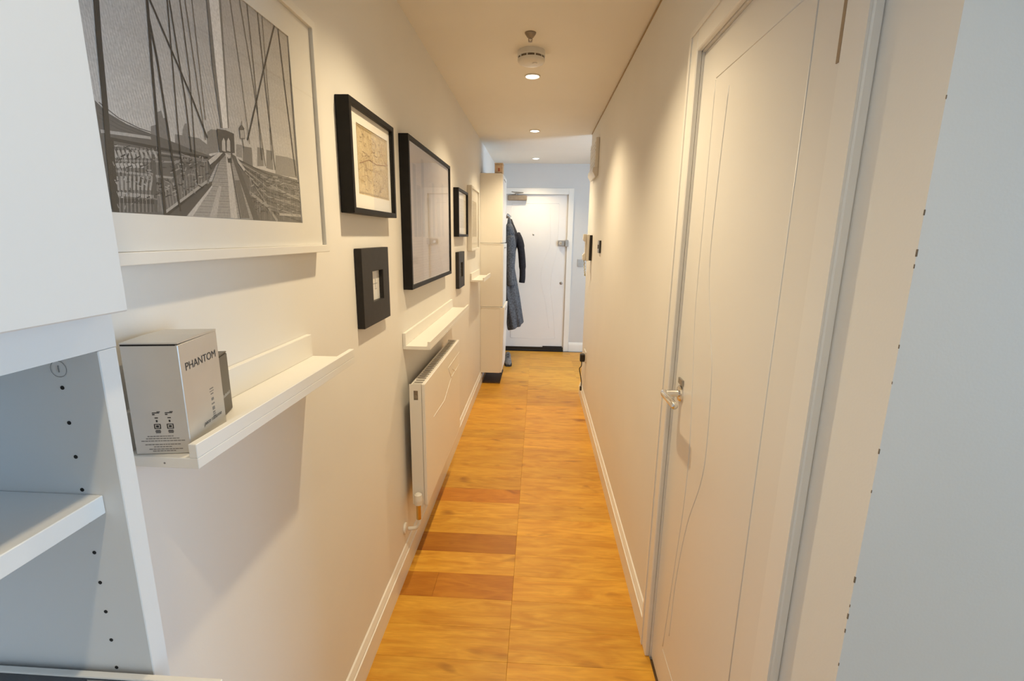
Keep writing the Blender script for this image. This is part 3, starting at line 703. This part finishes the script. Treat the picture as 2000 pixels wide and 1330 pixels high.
for pts in ([(f, 2.775, RZ1-.075), (f, 2.42, RZ1-.075)], [(f, 2.775, RZ1-.150), (f, 2.50, RZ1-.150)], [(f, 2.42, RZ1-.075), (f, 2.50, RZ1-.150)], [(f, 2.50, RZ1-.155), (f, 2.30, RZ1-.215), (f, 2.05, RZ1-.205)], [(f, 2.62, RZ1-.150), (f, 2.55, RZ1-.115)]):
    bead('press_line', pts, t, 'rad', r=.0016, sm=False)
b = nb(); tube(b, [(.065, R0-.028, .318), (.065, R0+.004, .318)], .010, 12); tube(b, [(.065, R0-.026, .318), (.065, R0-.026, .250)], .0105, 12); obj('valve_body', b, 'brass', t, smooth=False)
b = nb(); lathe(b, [(.018, .0), (.019, .020), (.016, .045), (.010, .050)], (.065, R0-.026, .322), n=18); obj('valve_cap', b, 'plastic', t)
b = nb(); tube(b, smooth_path([(.065, R0-.026, .262), (.065, R0-.026, .225), (.050, R0-.026, .205), (.0165, R0-.026, .200)], 5), .0085, 12); obj('pipe', b, 'plastic', t, smooth=True)
b = nb(); lathe(b, [(.026, .0), (.024, .008), (.012, .010)], (.0006, R0-.026, .200), axis=0, n=20); obj('pipe_collar', b, 'plastic', t)
for yy in (R0+.15, R1-.15): bx('bracket', (.0005, .036, yy-.015, yy+.015, RZ0+.10, RZ1-.10), 'steel', t)

# ================================================================== LIVING ROOM WALL UNIT
t = thing('wall_cabinet', (0.1, -0.22, 1.371), 'white wall cabinet with smooth proud doors above the open shelf unit', 'cabinet')
b = nb(); box(b, .001, .200, -.836, .384, 1.371, 1.389); box(b, .001, .200, -.836, .384, 2.182, 2.200); box(b, .001, .200, .366, .384, 1.389, 2.182); box(b, .001, .200, -.836, -.818, 1.389, 2.182); box(b, .001, .200, -.235, -.217, 1.389, 2.182); box(b, .001, .005, -.818, .366, 1.389, 2.182); box(b, .180, .200, -.818, .366, 1.389, 1.404)
obj('carcass', b, 'cab', t)
bx('door', (.202, .222, -.224, .3775, 1.403, 2.200), 'cab', t, bev=.0012); bx('door', (.202, .222, -.836, -.228, 1.403, 2.200), 'cab', t, bev=.0012)
t = thing('shelf_unit', (0.1, -0.22, 0.73), 'white open wall shelf unit with drilled peg holes under the cabinet', 'shelf unit')
bx('side_panel', (.001, .200, .366, .384, .73, 1.3705), 'cab', t, bev=.0007); bx('side_panel', (.001, .200, -.836, -.818, .73, 1.3705), 'cab', t, bev=.0007)
bx('bottom_board', (.001, .200, -.818, .366, .73, .748), 'cab', t, bev=.0007); bx('divider', (.001, .199, -.235, -.217, .748, 1.3705), 'cab', t, bev=.0007)
bx('back_panel', (.001, .005, -.818, .366, .748, 1.3705), 'cab', t)
bx('shelf', (.006, .182, -.216, .3655, 1.222, 1.2395), 'cab', t, bev=.0007); bx('shelf', (.006, .182, -.817, -.236, 1.10, 1.118), 'cab', t, bev=.0007)
b = nb(); lathe(b, [(.0018, -.0003), (.0018, .0)], (0, 0, 0), axis=1, n=10)
hm = bpy.data.meshes.new('peg_hole'); bm_ = b; bm_.to_mesh(hm); bm_.free(); hm.materials.append(M['dark'])
for zc in [1.338-.0315*k for k in range(18)]:
    for xc in (.163, .037):
        if abs(zc-1.231) < .012: continue
        o = bpy.data.objects.new('peg_hole', hm); COL.objects.link(o); o.parent = t; o.location = Vector((xc, .3660, zc)) - ORG[t.name]
b = nb(); lathe(b, [(.0072, -.0004), (.0068, -.0004)], (.163, .366, 1.3545), axis=1, n=24, cap=False); box(b, .1627, .1633, .3655, .366, 1.3515, 1.3575); obj('cam_cover', b, 'ink_grey', t)
# dark framed print standing in the shelf unit
t = thing('framed_picture', (0.155, .358, .7485), 'dark print in a thin white frame leaning inside the open shelf unit', 'picture')
b = nb(); ring(b, (.030, .272, .7485, 1.0535), (.0325, .2695, .751, 1.051), 1, .3555, .362); obj('frame', b, 'wframe', t, bevel=.001)
bx('print', (.0328, .2692, .3575, .3615, .7513, 1.0507), 'jacket', t); bx('print_detail', (.140, .180, .3572, .3575, .90, 1.048), 'closer', t)
bx('glass', (.0328, .2692, .3560, .3568, .7513, 1.0507), 'glass', t)

# ================================================================== TALL CABINETS AND ENTRANCE THINGS
C0, C1 = 4.66, 5.17
def shoe_cab(z0, z1, d, label, tilt=0.0):
    t = thing('shoe_cabinet', (d/2, (C0+C1)/2, z0), label, 'cabinet')
    bx('body', (.001, d-.018, C0, C1, z0, z1-.002), 'shoecab', t, bev=.0015)
    bx('top_rim', (.001, d-.016, C0-.002, C1+.002, z1-.012, z1-.002), 'shoecab', t, bev=.001)
    b = nb(); prism(b, [(d-.0175, z0+.004), (d, z0+.004), (d+tilt, z1-.006), (d-.0175, z1-.006)], 1, C0+.001, C1-.001); dr = obj('door_flap', b, 'shoecab', t, bevel=.001)
    bx('pull', (d+tilt*.85, d+tilt*.85+.006, C0+.16, C1-.16, z1-.05, z1-.04), 'steel', dr, bev=.001)
shoe_cab(1.401, 2.040, .213, 'uppermost white shoe cabinet of the tall stack by the coats')
shoe_cab(0.787, 1.400, .221, 'middle white shoe cabinet of the tall stack by the coats')
shoe_cab(0.115, 0.786, .215, 'lowest white shoe cabinet, hung just clear of the floor', tilt=.022)
t = thing('storage_tin', (.172, 4.74, 2.0385), 'small tan box with red mark on top of the tall cabinets', 'box')
b = nb(); box(b, .134, .210, 4.675, 4.80, 2.0385, 2.118, bev=.004); obj('body', b, 'tan', t)
b = nb(); box(b, .132, .212, 4.673, 4.802, 2.118, 2.130, bev=.003); obj('lid', b, 'tan', t)
b = nb(); box(b, .165, .182, 4.6742, 4.6752, 2.055, 2.085); obj('red_mark', b, 'redp', t)
t = thing('dark_floor_sheet', (.11, 4.92, 0.0005), 'thin dark brown sheet with a low rim on the floor under the lowest cabinet', 'tray')  # thin dark rimmed sheet that darkens the floor below the cabinet
bx('base', (.022, .196, 4.676, 5.15, .0006, .006), 'sheetbrown', t, bev=.001)
b = nb(); ring(b, (.020, .198, 4.674, 5.152), (.026, .192, 4.680, 5.146), 2, .0006, .014); obj('rim', b, 'sheetbrown', t)
# coat rail
t = thing('coat_rail', (.01, 5.6, 1.64), 'wooden coat rail with pegs on the wall past the cabinets', 'coat rack')
bx('board', (.001, .020, 5.25, 5.98, 1.64, 1.72), 'gloss', t, bev=.003)
for yy in (5.36, 5.52, 5.68, 5.83):
    b = nb(); tube(b, [(.020, yy, 1.690), (.14, yy, 1.680), (.205, yy, 1.682), (.222, yy, 1.705)], [.009, .008, .008, .011], 10); obj('peg', b, 'steel', t, smooth=True)
# grey coat
t = thing('coat', (.27, 5.54, .42), 'long grey-blue wool coat hanging in front of the black jacket', 'coat')
b = nb(); cyy = 5.49
loft(b, [((.222, 5.52, 1.666), .014, .02, 0), ((.226, 5.51, 1.62), .022, .04, .05), ((.228, cyy, 1.55), .034, .075, .08), ((.228, cyy, 1.46), .062, .13, .08), ((.226, cyy, 1.38), .074, .155, .08), ((.222, cyy, 1.25), .072, .15, .10),
         ((.220, cyy, 1.12), .066, .145, .10), ((.232, cyy, .98), .080, .155, .10), ((.252, cyy, .82), .092, .165, .11), ((.280, cyy, .66), .094, .172, .11), ((.312, cyy, .46), .086, .180, .11, .035), ((.313, cyy, .445), .078, .170, .11, .035)], n=48)
obj('coat_body', b, 'coat', t, smooth=True)
b = nb(); tube(b, smooth_path([(.24, 5.39, 1.47), (.25, 5.365, 1.32), (.252, 5.355, 1.12), (.262, 5.352, .93)], 5), [.03]+[.052]*8+[.05]*6+[.046], 14); obj('sleeve', b, 'coat', t, smooth=True)
b = nb(); loft(b, [((.226, 5.50, 1.60), .03, .06, .03), ((.228, 5.49, 1.56), .046, .09, .03), ((.230, 5.49, 1.50), .058, .11, .03), ((.230, 5.49, 1.47), .05, .10, .03)], n=24); obj('collar', b, 'coat', t, smooth=True)
# black jacket
t = thing('jacket', (.29, 5.78, .80), 'black jacket with one sleeve hanging, behind the grey coat', 'jacket')
b = nb(); jy = 5.83
loft(b, [((.222, 5.83, 1.666), .014, .02, 0), ((.232, 5.83, 1.61), .026, .04, .05), ((.240, jy, 1.54), .05, .07, .06), ((.248, jy, 1.45), .075, .085, .08), ((.225, jy, 1.30), .06, .085, .08), ((.210, jy, 1.10), .06, .085, .08), ((.205, jy, .92), .06, .085, .08), ((.20, jy, .84), .058, .08, .08)], n=36)
obj('jacket_body', b, 'jacket', t, smooth=True)
b = nb(); tube(b, smooth_path([(.285, jy, 1.50), (.325, jy, 1.42), (.352, jy, 1.30), (.368, jy, 1.14), (.372, jy, 1.00), (.366, jy, .92)], 5), [.035]+[.048]*8+[.042]*8+[.036]*8+[.034], 16); obj('sleeve', b, 'jacket', t, smooth=True)
# shoes
def shoe(x, y, label, rz=0.0):
    t = thing('shoe', (x, y, 0.0005), label, 'shoe', 'pair of grey shoes', rotz=rz)
    b = nb(); n = 20
    rows = []
    for (yy, w_, z0, z1) in ((-.135, .020, .012, .040), (-.12, .034, .012, .055), (-.08, .040, .012, .066), (-.03, .038, .012, .085), (.02, .035, .012, .112), (.07, .034, .012, .125), (.115, .033, .012, .118), (.135, .022, .012, .095)):
        rows.append([b.verts.new((w_*math.copysign(abs(math.cos(a))**.8, math.cos(a)), yy, (z0+z1)/2+(z1-z0)/2*math.sin(a))) for a in [k*2*math.pi/n for k in range(n)]])
    for i in range(len(rows)-1):
        for j in range(n): b.faces.new((rows[i][j], rows[i][(j+1) % n], rows[i+1][(j+1) % n], rows[i+1][j]))
    b.faces.new(rows[0][::-1]); b.faces.new(rows[-1]); obj('upper', b, 'shoe', t, smooth=True, local=True)
    b = nb(); prism(b, [(.022, -.14), (.040, -.115), (.044, -.06), (.038, .02), (.038, .11), (.026, .14), (-.026, .14), (-.038, .11), (-.036, .02), (-.042, -.06), (-.038, -.115), (-.022, -.14)], 2, 0, .022); obj('sole', b, 'sole', t, local=True)
    b = nb()
    for k in range(4): tube(b, [(-.016, -.045+.02*k, .086+.009*k), (.016, -.037+.02*k, .088+.009*k)], .003, 6)
    obj('laces', b, 'sole', t, local=True)
shoe(.232, 5.46, 'grey shoe standing out past the lowest shoe cabinet', .08)
shoe(.118, 5.48, 'grey shoe tucked against the wall beneath the hanging coats', -.05)

# ================================================================== THINGS ON THE RIGHT WALL
t = thing('light_switch', (W, 3.47, 1.36), 'dark metal light switch plate on the wall before the intercom', 'switch')
bx('plate', (W-.013, W-.0005, 3.425, 3.511, 1.361, 1.447), 'blackp', t, bev=.001); bx('face', (W-.0145, W-.0130, 3.428, 3.508, 1.364, 1.444), 'steel', t, bev=.0005); bx('rocker', (W-.019, W-.0145, 3.458, 3.478, 1.390, 1.418), 'blackp', t, bev=.001)
t = thing('intercom', (W, 4.08, 1.28), 'white door entry intercom handset on a base plate coloured dark for shade', 'intercom')
bx('shaded_base_plate', (W-.022, W-.0005, 4.00, 4.105, 1.282, 1.485), 'blackp', t, bev=.002)  # shade behind the housing is put into the plate's black colour
bx('housing', (W-.046, W-.0225, 3.998, 4.108, 1.278, 1.490), 'plastic', t, bev=.004)
b = nb(); prism(b, [(W-.0465, 1.284), (W-.072, 1.284), (W-.074, 1.325), (W-.056, 1.345), (W-.056, 1.430), (W-.074, 1.446), (W-.072, 1.492), (W-.0465, 1.494)], 1, 4.012, 4.062); obj('handset', b, 'plastic', t, bevel=.003)
b = nb(); pts = []
for k in range(90):
    u = k/89; a = k*1.05; pts.append((W-.055+.012*math.sin(u*math.pi)+.005*math.cos(a), 4.04+.02*u+.005*math.sin(a), 1.284-.13*math.sin(u*math.pi)))
tube(b, pts, .0022, 5); obj('coiled_cord', b, 'cordp', t, smooth=True)
bx('button', (W-.0485, W-.046, 4.075, 4.095, 1.33, 1.35), 'ink_grey', t)
t = thing('wall_sounder', (W, 4.05, 1.95), 'white plastic wall box with ribbed lower edge, high above the intercom', 'wall box')
bx('housing', (W-.028, W-.0005, 3.82, 4.20, 1.985, 2.195), 'plastic', t, bev=.004)
b = nb(); prism(b, [(W-.0005, 1.925), (W-.022, 1.915), (W-.044, 1.955), (W-.040, 1.985), (W-.0005, 1.985)], 1, 3.83, 4.19); obj('lower_cowl', b, 'plastic', t, bevel=.002)
for k in range(7):
    zz = 2.005+.025*k; bx('louvre', (W-.032, W-.0282, 3.84, 4.18, zz, zz+.010), 'plastic', t, bev=.001)
t = thing('plug_socket', (W, 4.11, .42), 'white wall socket low on the wall past the switch', 'socket')
bx('plate', (W-.009, W-.0005, 4.04, 4.186, .415, .501), 'plastic', t, bev=.002); bx('switch_rocker', (W-.012, W-.009, 4.105, 4.121, .450, .475), 'plastic', t)
t = thing('charger', (W-.03, 4.07, .40), 'black charger plug with a cable hanging to the skirting', 'charger')
bx('plug', (W-.052, W-.0125, 4.045, 4.095, .412, .480), 'blackp', t, bev=.006)
b = nb(); tube(b, smooth_path([(W-.035, 4.07, .414), (W-.037, 4.072, .37), (W-.050, 4.09, .34), (W-.038, 4.11, .28), (W-.024, 4.13, .20), (W-.026, 4.15, .135)], 5), .0042, 8); obj('cable', b, 'blackp', t, smooth=True)
bx('cable_end', (W-.034, W-.018, 4.142, 4.160, .121, .160), 'blackp', t, bev=.002)
t = thing('steel_switch', (1.09, YE, 1.10), 'brushed steel switch plate on the end wall beside the front door', 'switch')
bx('plate', (1.052, 1.130, YE-.008, YE-.0005, 1.105, 1.195), 'steel', t, bev=.002); bx('rocker', (1.078, 1.104, YE-.011, YE-.008, 1.130, 1.165), 'steel', t, bev=.001)
